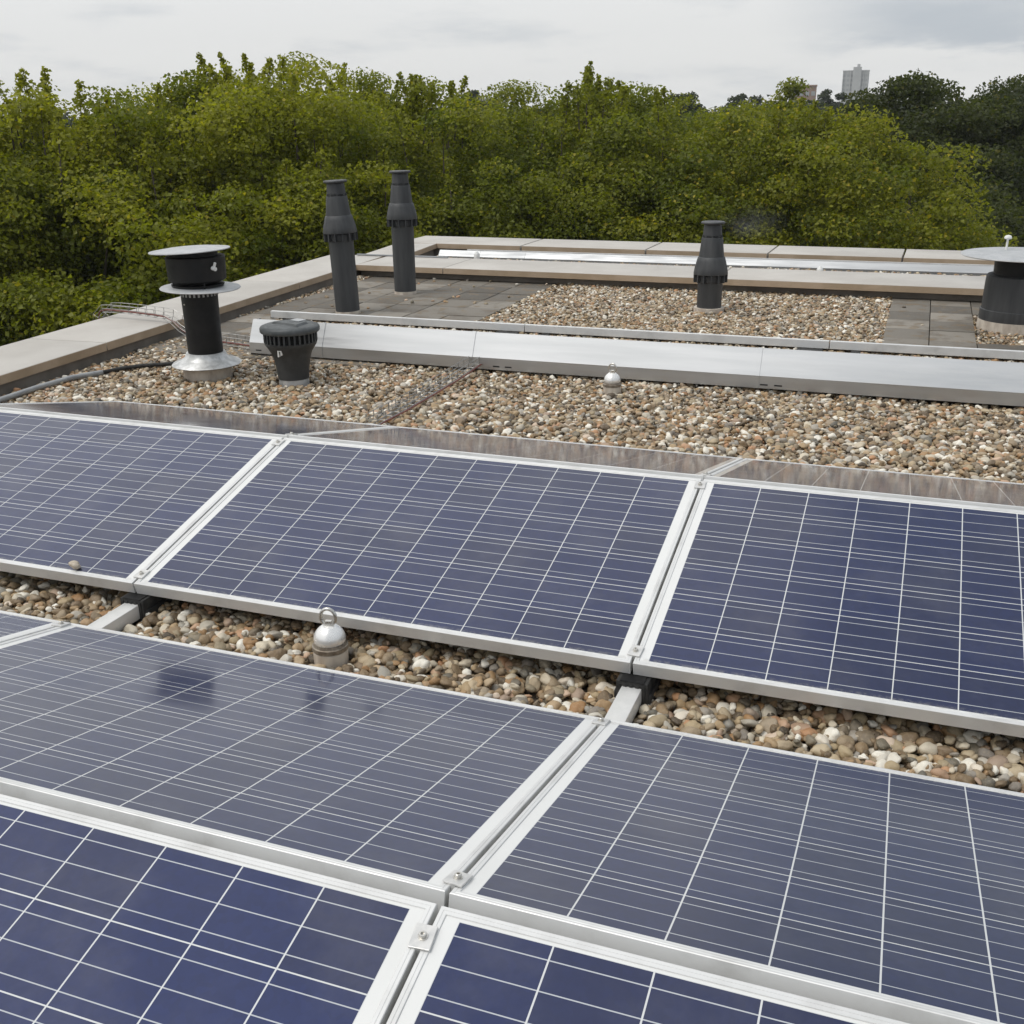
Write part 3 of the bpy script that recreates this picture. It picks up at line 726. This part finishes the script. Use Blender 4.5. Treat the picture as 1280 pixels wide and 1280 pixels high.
# ------------------------------------------------------------------ roof safety anchors
def make_anchor():
    r = thing('safety_anchor', 'x', 'roof anchor')
    lathe_part('collar', [(.050, -.03), (.052, .042), (.049, .046)], M_COLLAR, r, 40)
    lathe_part('clamp_band', [(.050, .046), (.0535, .047), (.0535, .060), (.050, .062), (.047, .070)], simple('worn_band', (.16, .13, .10), (.30, .26, .21), 40, .5, .5), r, 40)
    lathe_part('dome', [(.043, .066), (.0470, .074), (.0475, .083), (.0455, .093), (.0405, .103), (.033, .112), (.025, .118), (.021, .122)], M_DOME, r, 48, 50)
    ri = MB(); ri.tube([(.0225 * cos(a), 0, .1485 + .0265 * sin(a)) for a in [2 * pi * k / 32 for k in range(32)]], .0052, 10, closed=True); ri.build('ring', M_STEEL, r, 60)
    ey = MB(); ey.box(-.010, .010, -.006, .006, .122, .138, b=.002); ey.build('eye_bolt', M_STEEL, r)
    return r
an = make_anchor(); ax_, ay_ = VENTS['an1']; an.location = (ax_, ay_, .0); an.rotation_euler = (0, 0, radians(12))
tag(an, 'nearer white domed roof anchor with a steel ring, standing in the pebble channel', group='roof anchors')
an2 = copy_tree(an); an2.location = (*VENTS['an2'], 0); an2.rotation_euler = (0, 0, radians(-8)); tag(an2, 'farther white domed roof anchor in front of the long aluminium sheet', group='roof anchors')
# two tiny anchors on the far strip
for u_, v_, lab in ((596, 318, 'tiny white anchor on the far strip, left of the lone flue'), (1025, 337, 'tiny white anchor on the far strip, right of the lone flue')):
    q_ = at_z(u_, v_, .13)
    b_ = MB(); b_.lathe([(.03, -.05), (.03, .02), (.026, .03), (.012, .05)], 16)
    tag(b_.build('roof_anchor', M_WHITE, None, 40, (q_[0], q_[1], .11)), lab, 'roof anchor', 'tiny anchors on the far strip')

# ------------------------------------------------------------------ wire cable trays
def wire_tray(path, wd, ht, name, label, side=None, step=.085, rw=.0028):
    """path: points of the tray floor centre; built of long wires and U shaped cross wires"""
    P = [Vector(p) for p in path]
    r = thing(name, label, 'cable tray')
    fr = []
    for i in range(len(P)):
        d = P[min(i + 1, len(P) - 1)] - P[max(i - 1, 0)]; d.normalize()
        s_ = d.cross(Vector((0, 0, 1))); s_.normalize(); u_ = s_.cross(d); fr.append((P[i], s_, u_))
    sec = [(-wd / 2, ht), (-wd / 2, ht * .5), (-wd / 2, 0), (0, 0), (wd / 2, 0), (wd / 2, ht * .5), (wd / 2, ht)]
    st = []; acc = 0; nxt = 0.0
    for i in range(len(P) - 1):
        seg = (P[i + 1] - P[i]).length
        while acc + seg > nxt:
            t = (nxt - acc) / seg; st.append((P[i].lerp(P[i + 1], t), fr[i][1].lerp(fr[i + 1][1], t), fr[i][2].lerp(fr[i + 1][2], t))); nxt += step
        acc += seg
    mb = MB(); n_ = len(sec)
    mb.add([p + s_ * a + u_ * b for p, s_, u_ in st for a, b in sec], [(i * n_ + j, i * n_ + j + 1, (i + 1) * n_ + j + 1, (i + 1) * n_ + j) for i in range(len(st) - 1) for j in range(n_ - 1)])
    o = mb.build('wire_mesh', M_GALV, r)
    wf = o.modifiers.new('wires', 'WIREFRAME'); wf.thickness = rw * 2; wf.use_even_offset = False; wf.use_boundary = True
    return r, fr
tr1, fr1 = wire_tray([(-1.935, 2.20, .035), (-1.93, 2.6, .034), (-1.925, 3.0, .040), (-1.92, 3.56, .058)], .068, .048, 'cable_tray', 'galvanised wire cable tray crossing the pebbles to the long aluminium sheet')
c_ = MB(); c_.tube([(-1.905, 2.15, .03), (-1.888, 2.5, .030), (-1.884, 2.9, .034), (-1.878, 3.3, .044), (-1.88, 3.57, .056)], .0045, 8); tag(c_.build('red_cable', M_RED, None, 60), 'red cable running in the tray across the pebbles', 'cable')
tl_path = []
pA = (-3.62, 3.74, .03)
for q_ in [pA, (-4.0, 3.84, .025), (-4.22, 3.89, .03), (-4.34, 3.92, .07), (-4.42, 3.935, .125), (-4.50, 3.95, .155), (-4.60, 3.96, .162), (-4.85, 3.99, .168), (-5.08, 4.01, .170), (-5.14, 4.015, .155), (-5.165, 4.02, .08), (-5.17, 4.02, -.25)]: tl_path.append(q_)
tr2, fr2 = wire_tray(tl_path, .10, .055, 'cable_tray', 'galvanised wire cable tray climbing over the left coping beside the tall black vent')
c_ = MB(); c_.tube([p - s * .03 + u * .012 for p, s, u in fr2], .006, 8); tag(c_.build('red_cable', M_RED, None, 60), 'red cable running in the tray over the left coping', 'cable')

# conduit on the pebbles, grey at first and black towards the vent
cpts = [at_z(u, v, .03) for u, v in ((-60, 521), (0, 500), (45, 485), (90, 472), (128, 465.5))]
cpts2 = [at_z(u, v, .028) for u, v in ((127, 465.8), (150, 461), (180, 457), (205, 455.5), (235, 453))]
cdt = thing('conduit', 'grey conduit lying on the pebbles along the left coping, black near the vent', 'conduit')
c_ = MB(); c_.tube(cpts, .0165, 12); c_.build('grey_pipe', M_PIPE, cdt, 60)
c_ = MB(); c_.tube(cpts2, .0135, 12); c_.build('black_hose', M_RUBBER, cdt, 60)

# ------------------------------------------------------------------ trees
def mesh_from_tris(name, V, F, cols, mat_, parent=None):
    me = bpy.data.meshes.new(name); nv = len(V); nf = len(F)
    me.vertices.add(nv); me.vertices.foreach_set('co', V.astype(np.float32).ravel())
    me.loops.add(nf * 3); me.polygons.add(nf)
    me.loops.foreach_set('vertex_index', F.astype(np.int32).ravel()); me.polygons.foreach_set('loop_start', np.arange(0, nf * 3, 3, dtype=np.int32)); me.polygons.foreach_set('loop_total', np.full(nf, 3, np.int32))
    me.update(calc_edges=True)
    a = me.attributes.new('leaf_colour', 'FLOAT_COLOR', 'POINT'); a.data.foreach_set('color', np.concatenate([cols, np.ones((nv, 1))], 1).astype(np.float32).ravel())
    me.materials.append(mat_); o = bpy.data.objects.new(name, me); COL.objects.link(o)
    if parent is not None: o.parent = parent
    return o
def norm(a): return a / np.maximum(np.linalg.norm(a, axis=1, keepdims=True), 1e-9)
def leaf_mesh(pos, nrm, size, col, rng, aspect=.85):
    n = len(pos)
    d = norm(rng.normal(size=(n, 3))); t = norm(d - nrm * (d * nrm).sum(1, keepdims=True)); b = np.cross(nrm, t)
    s = size[:, None]; w_ = s * aspect * rng.uniform(.75, 1.1, (n, 1))
    droop = rng.uniform(-.12, .3, (n, 1)) * s
    v0 = pos - t * s * .5; v2 = pos + t * s * .55 - nrm * droop
    fold = rng.uniform(.02, .28, (n, 1)) * s
    v1 = pos + b * w_ * .5 + t * s * rng.uniform(-.12, .08, (n, 1)) + nrm * fold; v3 = pos - b * w_ * .5 + t * s * rng.uniform(-.12, .08, (n, 1)) + nrm * fold
    V = np.stack([v0, v1, v2, v3], 1).reshape(-1, 3)
    i = np.arange(n)[:, None] * 4; F = np.concatenate([i + np.array([[0, 1, 2]]), i + np.array([[0, 2, 3]])], 1).reshape(-1, 3)
    return V, F, np.repeat(col, 4, 0)
def make_tree(name, label, u, vtop, dist, rx, rz, seed, pal, n_clump=330, n_leaf=120, size=.125, shoots=16, group=None, sh_len=(.35, .9), trunk_r=.28, low=-.45, clr=(.34, .72), up_bias=.75, lobes=.13):
    rng = np.random.default_rng(seed)
    top = at_dist(u, vtop, dist)
    cx_, cy_, ztop = top; cz = ztop - rz * 1.02 - (sh_len[1] * .40 if shoots else clr[1] * .25)
    root = thing(name, label, 'tree', (cx_, cy_, -13.2), group=group)
    pal = np.array(pal)
    # clumps over a lobed crown
    d = norm(rng.normal(size=(n_clump * 3, 3))); d = d[d[:, 2] > low][:n_clump]
    ph = rng.uniform(0, 6.28, 6); azm = np.arctan2(d[:, 1], d[:, 0])
    lob = 1 + lobes * (np.sin(3 * azm + ph[0] + 2 * d[:, 2]) * .5 + np.sin(5 * azm + ph[1] + 4 * d[:, 2]) * .4 + np.sin(7 * d[:, 2] + 2 * azm + ph[2]) * .4)
    tocam = norm(np.array([[CAM[0] - cx_, CAM[1] - cy_, 0]]))[0]
    if dist > 20:
        kp = (d @ tocam > -.35) | (rng.random(len(d)) < .25); d = d[kp]; lob = lob[kp]
    rad = lob * np.where(rng.random(len(d)) < .74, rng.uniform(.86, 1.02, len(d)), rng.uniform(.5, .86, len(d)))
    C = np.stack([d[:, 0] * rx, d[:, 1] * rx, d[:, 2] * rz], 1) * rad[:, None]
    cr = rng.uniform(*clr, len(C))
    tone = rng.random(len(C))
    pos = []; nr = []; col = []; sz = []
    k = rng.poisson(n_leaf * (cr / np.mean(cr)) ** 2)
    idx = np.repeat(np.arange(len(C)), k); n = len(idx)
    q = norm(rng.normal(size=(n, 3))); q[:, 2] = np.abs(q[:, 2]) * np.where(rng.random(n) < .75, 1, -1)
    rr = cr[idx] * rng.random(n) ** .45
    off = q * rr[:, None] * np.array([1.15, 1.15, .72])
    p = C[idx] + off
    nn = norm(q * .5 + np.array([0, 0, up_bias]) + rng.normal(size=(n, 3)) * .75)
    c1 = pal[0] + (pal[1] - pal[0]) * tone[idx][:, None]
    jit = rng.normal(0, .16, (n, 1)); c1 = c1 * (1 + jit * .7)
    yel = rng.random(n) < pal[3][0] if len(pal) > 3 else rng.random(n) < .06
    c1[yel] = pal[2] * (1 + rng.normal(0, .15, (yel.sum(), 1)))
    pos.append(p); nr.append(nn); col.append(np.clip(c1, .004, 1)); sz.append(size * rng.uniform(.65, 1.25, n))
    stems = MB()
    # upright shoots above the crown
    for j in range(shoots):
        a = rng.uniform(0, 6.28); e = rng.uniform(.0, .78); dd = np.array([cos(a) * sin(e), sin(a) * sin(e), cos(e)])
        b0 = dd * np.array([rx, rx, rz]) * .95; ln = rng.uniform(*sh_len) * (1 if e < .5 else .7)
        tip = b0 + np.array([rng.normal(0, .14), rng.normal(0, .14), 1]) * (ln)
        stems.tube([tuple(b0 - np.array([0, 0, .4])), tuple(b0 * .5 + tip * .5), tuple(tip)], [.022, .014, .006], 5)
        m_ = int(95 * ln / (size * 5)); t_ = rng.random(m_) ** .8
        sp = b0 + (tip - b0) * t_[:, None] + rng.normal(size=(m_, 3)) * (size * rng.uniform(1.4, 2.6) * (1.12 - t_))[:, None] * np.array([1, 1, .8])
        pos.append(sp); nr.append(norm(rng.normal(size=(m_, 3)) + np.array([0, 0, .5])))
        cc = pal[0] + (pal[1] - pal[0]) * rng.uniform(.4, 1.15, (m_, 1)); col.append(np.clip(cc, .004, 1)); sz.append(size * rng.uniform(.6, 1.15, m_))
    V, F, cl_ = leaf_mesh(np.concatenate(pos), np.concatenate(nr), np.concatenate(sz), np.concatenate(col), rng)
    V = V + np.array([0, 0, cz + 13.2])
    mesh_from_tris('crown', V, F, cl_, M_LEAF, root)
    # trunk and limbs
    tb = MB(); zc = cz + 13.2
    tb.tube([(0, 0, 0), (.05, .02, zc * .4), (-.04, .06, zc * .75), (0, 0, zc + rz * .3)], [trunk_r * 1.25, trunk_r, trunk_r * .8, trunk_r * .35], 12)
    for j in rng.choice(len(C), min(26, len(C)), replace=False):
        e_ = C[j]; st_ = np.array([0, 0, zc - rz * rng.uniform(.2, .6)])
        mid = st_ * .45 + (e_ + np.array([0, 0, zc])) * .55 + np.array([0, 0, .25])
        tb.tube([tuple(st_), tuple(mid), tuple(e_ * .93 + np.array([0, 0, zc]))], [trunk_r * .38, trunk_r * .2, .012], 6)
    tb.add([(x, y, z + zc) for x, y, z in stems.v], stems.f)
    tb.build('trunk', M_BARK, root, 60)
    return root

PAL_Y = [(.118, .146, .0125), (.290, .292, .028), (.40, .34, .03), (.025, 0, 0)]
PAL_G = [(.100, .126, .013), (.245, .256, .027), (.36, .31, .03), (.025, 0, 0)]
PAL_D = [(.036, .048, .014), (.078, .092, .025), (.12, .11, .024), (.03, 0, 0)]
GT = 'leafy trees along the roof edge'
def street(label, u, v, D, rx, rz, seed, pal, **k):
    make_tree('street_tree', label, u, v, D, rx, rz, seed, pal, group=GT, **{**dict(n_clump=620, n_leaf=400, size=.108, shoots=46, sh_len=(.5, 1.5), trunk_r=.38, low=-.42, clr=(.5, 1.05)), **k})
street('yellow green tree at the left edge behind the coping with the wire tray', 40, 100, 29, 6.2, 7.2, 11, PAL_Y)
street('tallest yellow green tree with upright shoots above the tall black vent', 298, 80, 30, 5.8, 7.4, 12, PAL_Y, shoots=60)
street('green tree crown directly behind the pair of tall flues', 520, 106, 33, 5.6, 7.4, 13, PAL_G)
street('rounded green tree behind the gap between the paired flues and the lone flue', 745, 91, 34, 5.9, 7.6, 14, PAL_G, shoots=54)
street('yellowish tree whose crown slopes down right of the lone flue', 985, 129, 33, 5.9, 7.2, 15, [(.106, .132, .0125), (.262, .266, .026), (.38, .31, .03), (.05, 0, 0)], shoots=14, sh_len=(.5, 1.1))
street('low green tree top in the dip left of the tallest tree', 165, 124, 40, 6.0, 7.6, 16, PAL_G, shoots=12)
street('green tree top seen between the tallest tree and the tree behind the flues', 425, 90, 38, 4.6, 7.6, 17, PAL_Y, shoots=18)
street('low green tree top with a dip beside the dark pointed tree', 612, 140, 41, 5.4, 7.4, 18, PAL_G, shoots=8, sh_len=(.4, .9))
street('green tree top in the dip right of the rounded tree', 880, 133, 42, 5.6, 7.4, 19, PAL_G, shoots=8, sh_len=(.4, .9))
street('yellow green tree mostly outside the left edge', -190, 105, 29, 6.0, 7.2, 20, PAL_Y)
GW = 'darker trees further back'
make_tree('dark_tree', 'big dark green tree with drooping boughs right of the tower block', 1140, 97, 56, 9.5, 13.0, 31, PAL_D, n_clump=850, n_leaf=430, size=.17, shoots=0, group=GW, clr=(.8, 1.4), up_bias=.5, lobes=.04, trunk_r=.5)
make_tree('dark_tree', 'dark green tree at the right edge behind the broad vent', 1310, 100, 60, 10, 13.4, 32, PAL_D, n_clump=800, n_leaf=400, size=.18, shoots=0, group=GW, clr=(.8, 1.5), up_bias=.5, lobes=.05, trunk_r=.5)
make_tree('dark_tree', 'low dark bush like tree in the gap beside the broad vent disc', 1240, 225, 45, 6.0, 8.2, 33, PAL_D, n_clump=300, n_leaf=150, size=.17, shoots=0, group=GW, clr=(.6, 1.3))
make_tree('dark_tree', 'dark pointed tree beside the dip, left of the rounded green tree', 648, 122, 60, 2.6, 7.2, 34, PAL_D, n_clump=220, n_leaf=130, size=.18, shoots=5, group=GW, sh_len=(.5, 1.2), clr=(.4, .9))
make_tree('dark_tree', 'slim dark tree top rising beside the brick block', 986, 98, 75, 1.5, 7.5, 35, PAL_G, n_clump=150, n_leaf=110, size=.20, shoots=3, group=GW, clr=(.4, .9))
GF = 'small far trees on the horizon'
PAL_F = [(.035, .045, .028), (.055, .068, .04), (.06, .07, .04), (.02, 0, 0)]
for k, (u_, v_, D_, r_, lab) in enumerate(((469, 109, 120, 1.35, 'far round dark tree right of the tallest tree'), (590, 113, 150, 1.25, 'far round dark tree above the low pale house'), (612, 124, 150, 1.3, 'far low tree right of the pale house'),
    (1040, 111, 190, 2.6, 'far dark tree left of the tower block'), (858, 115, 130, 1.8, 'far dark tree right of the rounded green tree'), (930, 116, 170, 3.2, 'far broad tree left of the brick block'), (385, 127, 150, 2.0, 'far low tree right under the tallest shoots'))):
    make_tree('far_tree', lab, u_, v_, D_, r_, r_ * 1.25 + 1.0, 50 + k, PAL_F, n_clump=90, n_leaf=60, size=.40, shoots=0, group=GF, clr=(.5, .9), low=-.9)

# far wood that reads as one mass
rng = np.random.default_rng(99); pos = []; nr = []; col = []; sz = []
for k in range(900):
    azm = radians(rng.uniform(-56, 16)); D_ = rng.uniform(70, 330)
    h_ = rng.uniform(-3.2, .9) + (D_ - 70) * .0045
    c0 = np.array([CAM[0] + sin(azm) * D_, CAM[1] + cos(azm) * D_, h_ - 2.0])
    r_ = rng.uniform(2.2, 4.5); n = int(70 * (120 / D_) ** .4)
    q = norm(rng.normal(size=(n, 3))); q[:, 2] = np.abs(q[:, 2])
    pos.append(c0 + q * r_ * np.array([1, 1, .9]) * rng.random((n, 1)) ** .3); nr.append(norm(q + rng.normal(size=(n, 3)) * .5))
    base_ = np.array([.034, .045, .022]) * rng.uniform(.75, 1.3); col.append(base_ * (1 + rng.normal(0, .15, (n, 1)))); sz.append(rng.uniform(.5, 1.1, n) * (D_ / 120) ** .6)
V, F, cl_ = leaf_mesh(np.concatenate(pos), np.concatenate(nr), np.concatenate(sz), np.clip(np.concatenate(col), .004, 1), rng)
fw = mesh_from_tris('far_wood', V, F, cl_, M_LEAF); tag(fw, 'distant dark wood along the horizon', 'wood', kind='stuff')

# ------------------------------------------------------------------ far buildings
M_TOWER = simple('pale_concrete', (.42, .42, .42), (.48, .48, .475), .2, .8)
M_TOWERW = simple('tower_windows', (.31, .32, .33), (.37, .38, .385), .5, .4)
M_BRICK = simple('far_brick', (.26, .17, .13), (.33, .22, .17), .4, .9)
M_HOUSE = simple('pale_render', (.44, .43, .41), (.52, .51, .49), .4, .8)
def far_building(name, label, u0, u1, vtop, D, depth, m_, floors, bays, mw, extras=None):
    a = at_dist(u0, vtop, D); b = at_dist(u1, vtop, D); c_ = (a + b) / 2; wd = float(np.linalg.norm((b - a)[:2])); zt = c_[2]
    ang = atan2(b[1] - a[1], b[0] - a[0])
    r = thing(name, label, 'building', (c_[0], c_[1], -13.2), (0, 0, ang)); H = zt + 13.2
    bm_ = MB(); bm_.box(-wd / 2, wd / 2, 0, depth, 0, H); bm_.build('wall', m_, r)
    rf = MB(); rf.box(-wd / 2 - .2, wd / 2 + .2, -.25, depth + .2, H, H + H * .012 + .2); rf.build('roof', m_, r)
    fh = 2.9; nfl = int(H / fh)
    for k in range(max(0, nfl - floors), nfl):
        for j in range(bays):
            x = -wd / 2 + wd * (j + .5) / bays; wv = MB(); wv.box(x - wd / bays * .33, x + wd / bays * .33, -.08, .1, k * fh + 1.0, k * fh + 2.4); wv.build('window', mw, r)
    if extras: extras(r, wd, H, depth)
    return r
def tower_extra(r, wd, H, dp):
    c = MB(); c.box(-wd * .12, wd * .20, -1.4, dp * .5, 0, H + 2.6); c.build('stair_core', M_TOWER, r)
    p_ = MB(); p_.box(wd * .02, wd * .14, 1, dp * .4, H + 2.6, H + 4.4); p_.build('lift_house', M_TOWER, r)
    for x in (-.5, -.22, .28, .44):
        s = MB(); s.box(wd * x, wd * x + .5, -.9, 0, 2, H); s.build('pier', M_TOWER, r)
far_building('tower_block', 'pale grey tower block standing above the far trees', 1054, 1087, 89, 800, 18, M_TOWER, 14, 7, M_TOWERW, tower_extra)
far_building('brick_block', 'low brick block with a flat roof left of the tower', 991, 1021, 108, 420, 12, M_BRICK, 4, 4, M_TOWERW)
def house_extra(r, wd, H, dp):
    for k in range(2):
        s = MB(); s.box(-wd * .5 - .3, wd * .5 + .3, -.5, -.251, H - 1.0 - k * 1.5, H - .55 - k * 1.5); s.build('fascia', simple('dark_fascia', (.10, .10, .11), (.14, .14, .15), .5, .7), r)
far_building('pale_house', 'low pale house with dark bands between two far trees', 583, 616, 127, 160, 8, M_HOUSE, 1, 3, M_TOWERW, house_extra)

# ------------------------------------------------------------------ thin smoke at the lone flue, and the air
sm = bmesh.new(); bmesh.ops.create_icosphere(sm, subdivisions=3, radius=1)
for v_ in sm.verts: v_.co = Vector((v_.co.x * .34, v_.co.y * .16, v_.co.z * .17 + v_.co.x * .05))
sme = bpy.data.meshes.new('smoke'); sm.to_mesh(sme); sm.free()
M_SM = bpy.data.materials.new('smoke'); M_SM.use_nodes = True; t = M_SM.node_tree; t.nodes.clear()
o_ = N(t, 'ShaderNodeOutputMaterial'); pv = N(t, 'ShaderNodeVolumePrincipled'); pv.inputs['Color'].default_value = (.85, .86, .88, 1)
tc_ = N(t, 'ShaderNodeTexCoord'); ln_ = N(t, 'ShaderNodeVectorMath', operation='LENGTH'); mp_ = N(t, 'ShaderNodeMapping'); mp_.inputs['Scale'].default_value = (1 / .34, 1 / .16, 1 / .17)
Lk(t, tc_.outputs['Object'], mp_.inputs['Vector']); Lk(t, mp_.outputs[0], ln_.inputs[0])
fall = maprange(t, ln_.outputs['Value'], .15, .95, 1, 0); nn_ = noise_(t, 5, 4, .6, tc_.outputs['Object'])
Lk(t, math_(t, 'MULTIPLY', math_(t, 'MULTIPLY', fall, maprange(t, nn_, .35, .7)), 1.0), pv.inputs['Density']); Lk(t, pv.outputs[0], o_.inputs['Volume'])
sme.materials.append(M_SM); smo = bpy.data.objects.new('smoke', sme); COL.objects.link(smo); smo.location = (-.936 + .30, 6.15, .70)
tag(smo, 'faint wisp of pale smoke drifting from the lone flue', 'smoke', kind='stuff')

hz = MB(); hz.box(-1300, 1300, -1300, 1300, -14.2, 38)
M_HZ = bpy.data.materials.new('haze'); M_HZ.use_nodes = True; t = M_HZ.node_tree; t.nodes.clear()
o_ = N(t, 'ShaderNodeOutputMaterial'); pv = N(t, 'ShaderNodeVolumePrincipled'); pv.inputs['Color'].default_value = (.90, .93, .97, 1); pv.inputs['Density'].default_value = .0003
Lk(t, pv.outputs[0], o_.inputs['Volume'])
tag(hz.build('haze', M_HZ), kind='stuff')
